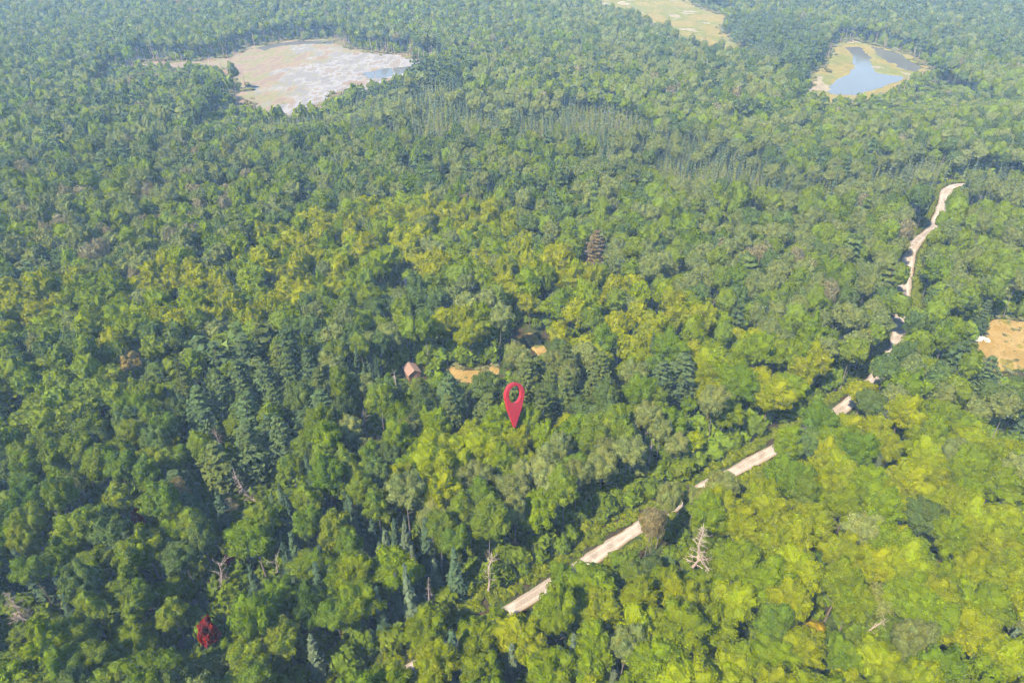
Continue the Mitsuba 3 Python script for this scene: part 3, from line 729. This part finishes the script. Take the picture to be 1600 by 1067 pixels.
# the trees that stand out do so because what grows in front of them is lower
OUT = [(s_[1], s_[2], TALL[s_[0]] * s_[4], 3.2) for s_ in SINGLE] + [(d_[0], d_[1], d_[2], 2.6) for d_ in DEADS]
FREE = [0, 1, 2, 3, 6]    # the dead trees and the scarlet maple that stand quite open
for q, (x, y, h, wide) in enumerate(OUT):
    free = q == 8 or q - len(SINGLE) in FREE
    r = math.hypot(x, y)
    for a, b, slope in ((-x / r, -y / r, 0.85 * CAM_H / r), (-0.67, -0.745, 1.05))[:2 if free else 1]:
        along = (P[:, 0] - x) * a + (P[:, 1] - y) * b
        side = np.abs((P[:, 0] - x) * b - (P[:, 1] - y) * a)
        for n in np.where((along > 0) & (along < 17) & (side < wide + (0.8 * R if free else 0)))[0]:
            cap = (0.05 if free else 0.30) * h + along[n] * slope
            if cap < TALL[kinds[n]] * SZ[n]:
                f = max(cap, 4.5) / TALL[kinds[n]]
                R[n] *= min(1.0, (0.35 + 0.65 * f) / max(SZ[n], 0.1)) if SZ[n] > 0 else 1
                SZ[n] = f if SZ[n] > 0 else 0
live = SZ > 0
P, kinds, R, SZ = P[live], kinds[live], R[live], SZ[live]
Z = height(P[:, 0], P[:, 1])
ROT, LEAN = rng.uniform(0, 6.28, len(P)), rng.normal(size=(len(P), 2)) * 0.035
VAR = rng.integers(0, 4, len(P))
# how large each shows from where the photograph was taken: the 300 largest of a kind are things of their own, the rest one mass
dep = P[:, 1] * math.cos(PITCH) + (CAM_H - Z - 10) * math.sin(PITCH)
ddown = (CAM_H - Z - 10) * math.cos(PITCH) - P[:, 1] * math.sin(PITCH)
in_view = (dep > 0) & (np.abs(P[:, 0]) < dep * HALF * 1.0) & (np.abs(ddown) < dep * HALF * 0.667)
slant = np.sqrt(P[:, 0] ** 2 + P[:, 1] ** 2 + (CAM_H - Z - 10) ** 2)
LOD = np.where(slant < 200, 0, np.where(slant < 400, 1, np.where(slant < 580, 2, 3)))
names = np.array([OBJ[k] for k in kinds])
count, mass = {}, {}
MASS_NAME = {'maple_tree': 'maple_forest', 'poplar_tree': 'poplar_forest', 'birch_tree': 'birch_wood', 'pine_tree': 'pine_forest', 'spruce_tree': 'spruce_forest',
             'tamarack_tree': 'swamp_forest', 'withered_tree': 'withered_wood'}
MASS_LABEL = {'maple_tree': 'farther and hidden maples merging into one green canopy', 'poplar_tree': 'far poplar canopy fading blue green into the haze',
              'birch_tree': 'far birches scattered through the canopy', 'pine_tree': 'far dark pines standing above the hazy canopy',
              'spruce_tree': 'far dark spruces around the marshes and ponds', 'tamarack_tree': 'thin spires of the far swamp conifers',
              'withered_tree': 'far withered pinkish crowns in the canopy'}
LOOK = {'maple_gold': 'golden yellow green maple', 'maple_lime': 'lime green maple', 'maple_leaf': 'mid green maple', 'maple_deep': 'deep green maple',
        'poplar_olive': 'olive green poplar', 'poplar_grey': 'greyish green poplar', 'poplar_deep': 'dark green poplar', 'poplar_lime': 'light green poplar',
        'birch_pale': 'pale thin crowned birch with a white trunk', 'pink_crown': 'withered pinkish crowned tree', 'tan_crown': 'withered tan crowned tree',
        'pine_blue': 'blue green layered pine', 'pine_olive': 'olive green layered pine', 'pine_brown': 'brownish pine', 'spruce_blue': 'dark pointed spruce',
        'spruce_grey': 'greyish pointed spruce', 'swamp_green': 'thin green swamp conifer', 'swamp_grey': 'thin greyish swamp conifer'}
PLURAL = {'maple_tree': 'maples', 'poplar_tree': 'poplars', 'birch_tree': 'birches', 'pine_tree': 'pines', 'spruce_tree': 'spruces', 'tamarack_tree': 'swamp conifers', 'withered_tree': 'withered trees'}
CATEGORY = {'golden_shrub': 'shrub'}


def numbered(name):
    n = count[name] = count.get(name, -1) + 1
    return name if n == 0 else f'{name}_{n:03d}'


LANDMARKS = [((45.5, 147), 'the large dark pine'), ((38.2, 92.5), 'the bleached dead spruce'), ((-56.4, 74.8), 'the scarlet maple'), ((0.5, 124), 'the red map pin'), ((-29.8, 163.5), 'the small cabin'),
             ((-94.3, 79), 'the twiggy dead spruce'), ((87.5, 99), 'the lone grey green crown'), ((30.6, 226), 'the old brownish pine'), ((70.5, 122.5), 'the tree overhanging the road'),
             ((-82.5, 103), 'the small red maple'), ((131, 130.5), 'the white dead tree'), ((-152, 282), 'the slanting dead tree'), ((-5, 88), 'the dead tree by the road'), ((66.5, 97), 'the half dead tree'),
             ((92, 136), 'the dark domed tree'), ((149.6, 180.6), 'the stone pile'), ((46.5, 138), 'the golden shrub'), ((-38, 217.8), 'the pale roofed hut'), ((-37.5, 132), 'the pinkish dead tree'),
             ((-107, 155), 'the orange tan crown')]
AREA_MID = {}


def beside(x, y):
    """Which side of which landmark a tree stands on, or None."""
    d, (c0, name) = min((math.hypot(x - c_[0], y - c_[1]), (c_, n_)) for c_, n_ in LANDMARKS)
    if d > 13:
        return None
    across, away = x - c0[0], y - c0[1]
    if d < 5.5:
        return f'right beside {name}' if across > 0 else f'close beside {name}'
    if abs(across) > abs(away):
        return f'to the right of {name}' if across > 0 else f'to the left of {name}'
    return f'behind {name}' if away > 0 else f'in front of {name}'


def where(x, y):
    """The landmark that a tree stands at, for its label."""
    p = Point(x, y)
    d = ROAD_LINE.distance(p)
    if d < 9 and y < 140:
        s = ROAD_LINE.interpolate(ROAD_LINE.project(p))
        return 'beside the lower road' if (x - s.x) - (y - s.y) > 0 else 'on the far verge of the lower road'
    if d < 11 and y >= 140:
        return 'beside the upper road'
    if P_CLEARING.distance(p) < 14:
        return 'around the tan clearing'
    if P_FIELD.distance(p) < 10:
        return 'around the dry field'
    if math.hypot(x - 0.5, y - 139) < 13:
        return 'around the red map pin'
    for n, g, _ in AREA_POLY:
        if g.contains(p):
            part = ', nearer side' if y < g.centroid.y else ', farther side'
            return {'plantation': 'in the rounded poplar stand right of the road', 'pines_left': 'in the pine stand left of centre', 'pines_mid': 'in the pines behind the map pin',
                    'maples_pin': 'below the red map pin', 'poplars_road': 'in the grey wood above the road', 'spruces': 'in the spruce hollow left of the road',
                    'maples_bottom': 'at the bottom edge left of the road', 'poplars_left': 'in the dense stand at the left edge', 'maples_right': 'in the bright canopy below the road',
                    'mixed_bottom': 'in the dark mixed wood at the lower left', 'maple_swath': 'in the bright band across the middle', 'poplars_mid': 'in the dark wood left of the clearing',
                    'withered': 'in the withered wood at the upper left', 'swamp': 'in the swamp below the ponds', 'right_bank': 'on the wooded bank right of the road',
                    'slope_right': 'on the grey slope left of the upper road'}.get(n, 'near the ponds') + part
    return 'between the left edge and the pale pond' if x < -60 else 'on the middle slope below the swamp' if y < 360 else 'in the far wood near the ponds'


def add_tree(key, kind, lod, var, m):
    scene[key] = {'type': 'instance', 'group': {'type': 'ref', 'id': group_of(kind, lod, var)}, 'to_world': m}


for s_ in SINGLE:
    kind, x, y, sx, sz, lab = s_
    key = numbered(OBJ[kind])
    add_tree(key, kind, 0, int(abs(x * 7)) % 3, placed(x, y, height(x, y), x * 1.7, sx, sz))
    labels[key] = {'label': lab, 'category': CATEGORY.get(OBJ[kind], 'tree')}
for n, (x, y, h, sp, br, con, lean, tone, lab) in enumerate(DEADS):
    key = numbered('dead_tree')
    s, b = bare_tree(DEAD * tone, np.random.default_rng(500 + n), h, sp, br, con, lean=lean)
    m = T().translate([x, y, float(height(x, y))])
    scene[key + '__trunk'] = {**s.ply('wood'), 'to_world': m}
    scene[key + '__branches'] = {**b.ply('wood'), 'to_world': m}
    labels[key] = {'label': lab, 'category': 'dead tree'}

size = np.where(in_view, R / slant, 0)
for name in sorted(set(names)):
    sel = np.where(names == name)[0]
    sel = sel[np.argsort(-size[sel], kind='stable')]
    room = 300 - count.get(name, -1) - 1
    for q, n in enumerate(sel):
        x, y = P[n]
        sx = R[n] / RADIUS[kinds[n]]
        m = placed(x, y, Z[n], ROT[n], sx, SZ[n], LEAN[n])
        if q < room and in_view[n]:
            key = numbered(name)
            place = beside(x, y) or where(x, y)
            build = 'tall ' if SZ[n] > 1.12 else 'low ' if SZ[n] < 0.84 else 'broad ' if sx > 1.09 else 'slender ' if sx < 0.91 else ''
            look_ = build + LOOK[kinds[n]]
            labels[key] = {'label': f'{look_} {place}'.replace('pale thin crowned birch with a white trunk', 'pale thin crowned birch'), 'category': 'tree', 'group': f'{look_}s {place}' if 'with a' not in look_ else f'{build}{PLURAL[name]} {place}'}
        else:
            q2 = mass[name] = mass.get(name, 0) + 1
            key = f'{MASS_NAME[name]}__{q2:04d}'
        add_tree(key, kinds[n], LOD[n], VAR[n], m)
    if name in mass:
        labels[MASS_NAME[name]] = {'label': MASS_LABEL[name], 'category': 'forest', 'kind': 'stuff'}

# undergrowth in the gaps and weeds on the road's verge
U = lattice(3.1, 40, 460, 15)
U = U[~shapely.contains_xy(NO_TREES, U[:, 0], U[:, 1])]
d, _ = cKDTree(P).query(U, 1)
U = U[(d > 1.5)]
dr_ = shapely.distance(shapely.points(U), ROAD_LINE)
U = U[dr_ > 5.5]
free = np.ones(len(U), bool)
for outline, edge, rise in OPENINGS:
    free &= ~(shapely.contains_xy(Polygon(outline), U[:, 0], U[:, 1]) & (shapely.distance(shapely.points(U), edge) * rise < 4.5))
U = U[free]
uz, us = height(U[:, 0], U[:, 1]), rng.uniform(0.55, 1.5, len(U))
for n, (x, y) in enumerate(U):
    sl = math.hypot(y, x, 110)
    add_tree(f'undergrowth__{n + 1:04d}', 'shrub', 1 if sl < 170 else 2 if sl < 260 else 3, n % 2, placed(x, y, uz[n], n * 1.3, us[n], us[n] * (0.7 + 0.5 * ((n * 7) % 10) / 10)))
k_ = len(U)
for poly in (P_POND_L, P_POND_R, P_MARSH):
    ring = poly.buffer(5).exterior
    for s in np.arange(0, ring.length, 2.4):
        c0 = np.array(ring.interpolate(s).coords[0]) + rng.normal(size=2) * 2.2
        if WET.contains(Point(c0)) or rng.uniform() > 0.8:
            continue
        k_ += 1
        u = rng.uniform(0.9, 1.7)
        add_tree(f'undergrowth__{k_:04d}', 'shrub', 3, k_ % 2, placed(c0[0], c0[1], float(height(*c0)), s, u, u * rng.uniform(0.8, 1.5)))
labels['undergrowth'] = {'label': 'low green undergrowth filling the gaps between the trees', 'category': 'undergrowth', 'kind': 'stuff'}
W = []
for s in np.arange(0, ROAD_LINE.length, 0.55):
    c0 = np.array(ROAD_LINE.interpolate(s).coords[0]); c1 = np.array(ROAD_LINE.interpolate(s + 0.5).coords[0])
    tt = (c1 - c0) / (np.linalg.norm(c1 - c0) + 1e-9); nn = np.array([-tt[1], tt[0]])
    if c0[1] < 60 or np.linalg.norm(c1 - c0) < 1e-6:
        continue
    for side in (-1, 1):
        up = nn[0] * side * -0.6 + nn[1] * side * 0.8 > 0 and c0[1] < 128
        for _ in range(5 if up else 2):
            W.append(c0 + nn * side * rng.uniform(3.1 if c0[1] > 140 else 2.35, 10.0 if up else 5.2))
for n, (x, y) in enumerate(W):
    u = rng.uniform(0.45, 1.0)
    add_tree(f'roadside_weeds__{n + 1:04d}', 'weed', 1, n % 2, placed(x, y, float(height(x, y)), n * 2.1, u, u * rng.uniform(0.6, 1.3)))
labels['roadside_weeds'] = {'label': 'yellow green weeds and grass along the gravel road verge', 'category': 'weeds', 'kind': 'stuff'}

n_t = 0
for poly, inner, prob in ((P_POND_L, 14, 0.5), (P_POND_R, 7, 0.6), (P_MARSH, 9, 0.35), (P_FIELD, 1.2, 0.5), (P_CLEARING, 0.6, 0.5)):
    small = poly in (P_FIELD, P_CLEARING)
    for s in np.arange(0, poly.exterior.length, 0.8 if small else 2.0):
        for _ in range(1 if small else 2):
            if rng.uniform() > prob:
                continue
            c0 = np.array(poly.exterior.interpolate(s).coords[0]) + rng.normal(size=2) * inner * (0.5 if small else 0.42)
            if P_WATER_L.contains(Point(c0)) or P_WATER_R.contains(Point(c0)):
                continue
            n_t += 1
            u = rng.uniform(0.5, 1.5) * (0.45 if small else 1.0)
            add_tree(f'shore_sedge__{n_t:04d}', 'sedge_tuft', 1, n_t % 3, placed(c0[0], c0[1], float(height(*c0)) + 0.1, n_t * 1.9, u, u * rng.uniform(0.5, 1.5)))
for _ in range(110):
    c0 = np.array([rng.uniform(138, 192), rng.uniform(161, 194)])
    if P_FIELD.contains(Point(c0)):
        n_t += 1
        u = rng.uniform(0.15, 0.5)
        add_tree(f'shore_sedge__{n_t:04d}', 'sedge_tuft', 1, n_t % 3, placed(c0[0], c0[1], float(height(*c0)) + 0.1, n_t * 1.9, u, u * 0.8))
for poly, many in ((P_CLEARING, 14), (P_GLADE, 8)):
    x0, y0, x1, y1 = poly.bounds
    for _ in range(many * 2):
        c0 = np.array([rng.uniform(x0, x1), rng.uniform(y0, y1)])
        if poly.contains(Point(c0)):
            n_t += 1
            u = rng.uniform(0.12, 0.4)
            add_tree(f'shore_sedge__{n_t:04d}', 'sedge_tuft', 1, n_t % 3, placed(c0[0], c0[1], float(height(*c0)) + 0.1, n_t * 1.9, u, u * 0.8))
labels['shore_sedge'] = {'label': 'tufts of sedge and low scrub along the shores of ponds and fields', 'category': 'sedge', 'kind': 'stuff'}

# snags standing along the ponds
n_snag = 0
snag_groups = []
for v in range(3):
    s, b = bare_tree(A([0.30, 0.235, 0.215]) * (0.9 + 0.12 * v), np.random.default_rng(70 + v), 11, 1.3, 16, True, sides=3, twigs=1)
    scene[f'snag_look_{v}'] = {'type': 'shapegroup', 'trunk': s.ply('wood'), 'branches': b.ply('wood')}
for poly, lo, hi, prob, lab, grp in ((P_POND_L, -5, 16, 0.5, 'bare grey snag standing along the shore of the pale pond', 'snags around the pale pond'),
                                     (P_POND_R, -2, 8, 0.14, 'bare grey snag standing along the shore of the blue pond', 'snags around the blue pond')):
    ring = poly.exterior
    for s in np.arange(0, ring.length, 1.7):
        if rng.uniform() > prob:
            continue
        c0 = np.array(ring.interpolate(s).coords[0]) + rng.normal(size=2) * (hi - lo) * 0.35
        if P_WATER_L.contains(Point(c0)) or P_WATER_R.contains(Point(c0)) or n_snag >= 290:
            continue
        if poly is P_POND_L and c0[1] < 545 and rng.uniform() > 0.25:
            continue
        key = numbered('bare_snag'); n_snag += 1
        u = rng.uniform(0.5, 1.15)
        scene[key] = {'type': 'instance', 'group': {'type': 'ref', 'id': f'snag_look_{n_snag % 3}'}, 'to_world': placed(c0[0], c0[1], float(height(*c0)), s, u * 1.2, u, (rng.normal() * 0.06, 0))}
        labels[key] = {'label': lab, 'category': 'dead tree', 'group': grp}

# ----------------------------------------------------------------------------- small built things
def box(c, s, rot=0.0):
    m = trimesh.creation.box(s)
    m.apply_transform(trimesh.transformations.rotation_matrix(rot, [0, 0, 1])); m.apply_translation(c)
    return m


def hut(name, x, y, w, l, wall_h, rise, rot, roof_look, wall_look, trim_look, label):
    """A small gabled building: walls with gables, two roof slopes with an overhang, ridge cap, door and window."""
    z = float(height(x, y))
    key = numbered(name)
    m = T().translate([x, y, z]).rotate([0, 0, 1], math.degrees(rot))
    poly = Polygon([(-w / 2, 0), (w / 2, 0), (w / 2, wall_h), (0, wall_h + rise), (-w / 2, wall_h)])
    g = trimesh.creation.extrude_polygon(poly, l)
    g.apply_transform(A([[1, 0, 0, 0], [0, 0, 1, -l / 2], [0, 1, 0, -0.2], [0, 0, 0, 1.0]]))
    g.fix_normals()
    scene[key + '__wall'] = {**mikit.ply(g, wall_look), 'to_world': m}
    for q, sg in enumerate((-1, 1)):
        run = w / 2 + 0.35
        ang = math.atan2(rise, w / 2)
        r = trimesh.creation.box([run / math.cos(ang), l + 0.7, 0.08])
        r.apply_transform(trimesh.transformations.rotation_matrix(sg * ang, [0, 1, 0]))
        r.apply_translation([sg * run / 2, 0, wall_h - 0.2 + rise - math.tan(ang) * run / 2 + 0.07])
        scene[key + ('__roof' if q == 0 else '__roof_001')] = {**mikit.ply(r, roof_look), 'to_world': m}
    scene[key + '__ridge_cap'] = {**mikit.ply(box([0, 0, wall_h + rise - 0.06], [0.3, l + 0.74, 0.1]), trim_look), 'to_world': m}
    scene[key + '__door'] = {**mikit.ply(box([0.3, -l / 2 - 0.03, 0.9], [0.9, 0.08, 1.9]), trim_look), 'to_world': m}
    scene[key + '__window'] = {**mikit.ply(box([w / 2 + 0.03, 0.2, 1.3], [0.08, 1.0, 0.8]), trim_look), 'to_world': m}
    labels[key] = {'label': label, 'category': 'cabin'}


hut('cabin', -29.8, 163.5, 3.6, 4.4, 2.6, 1.1, 0.5, 'tin_roof', 'log_wall', 'tin_roof', 'small cabin with a pinkish tan gable roof left of the tan clearing')
hut('cabin', -38.0, 217.8, 3.0, 3.2, 2.4, 1.5, -0.8, 'weathered_board', 'log_wall', 'pale_board', 'pale roofed hut showing through the upper maples')
rk = np.random.default_rng(77)
for name, x, y, num, sp, lab in (('stone_pile', 149.6, 180.6, 14, 1.9, 'pile of pale stones at the left side of the dry field'),
                                 ('stone_pile', 153, 190, 5, 1.2, 'few white stones at the far corner of the dry field')):
    key = numbered(name)
    for q in range(num):
        s = ICO.copy()
        v = np.array(s.vertices) * (1 + 0.2 * rk.normal(size=(len(s.vertices), 1))) * rk.uniform(0.35, 0.95) * [1, 0.8, 0.65]
        o = rk.normal(size=2) * sp * 0.6
        v = v + [x + o[0], y + o[1], float(height(x, y)) + 0.15 + max(0, 0.9 - np.hypot(*o) * 0.5)]
        scene[f'{key}__stone' + ('' if q == 0 else f'_{q:03d}')] = mikit.ply((v, s.faces), 'pale_board')
    labels[key] = {'label': lab, 'category': 'stones'}

# the map pin: a thick red drop with a hole, point down among the tree tops
ang = np.linspace(math.radians(-25), math.radians(205), 60)
body = Polygon([(3.2 * math.cos(a), 3.5 * math.sin(a)) for a in ang] + [(-2.35, -3.9), (-1.2, -6.6), (-0.12, -9.3), (0.12, -9.3), (1.2, -6.6), (2.35, -3.9)]).buffer(0.2).buffer(-0.2)
hole = shapely.affinity.scale(Point(0, 0.15).buffer(1.0, 32), 2.05, 2.45)
face = body.difference(hole)
core = trimesh.creation.extrude_polygon(face, 1.05, engine='earcut'); core.apply_translation([0, 0, -0.525])
lip = trimesh.creation.extrude_polygon(body.buffer(-0.10).difference(hole.buffer(0.10)), 1.2, engine='earcut'); lip.apply_translation([0, 0, -0.6])
pin = trimesh.util.concatenate([core, lip])
mp = T().translate([0.5, 122.9, 14.6]).rotate([1, 0, 0], -24).rotate([0, 0, 1], 34).rotate([1, 0, 0], 90).scale(0.85).translate([0, 9.3, 0])
scene['map_pin'] = {**mikit.ply(pin, 'red_plastic', smooth=False), 'to_world': mp}
labels['map_pin'] = {'label': 'giant red map pin with a round hole standing point down among the tree tops', 'category': 'map pin'}

# ----------------------------------------------------------------------------- haze round everything
scene['haze'] = {'type': 'cube', 'to_world': T().translate([0, 0, 59.5]).scale([4300, 4300, 65.5]), 'bsdf': {'type': 'null'}, 'interior': {'type': 'ref', 'id': 'haze_air'}}
labels['haze'] = {'label': 'thin bluish summer haze deepening with distance over the forest', 'category': 'haze', 'kind': 'stuff'}
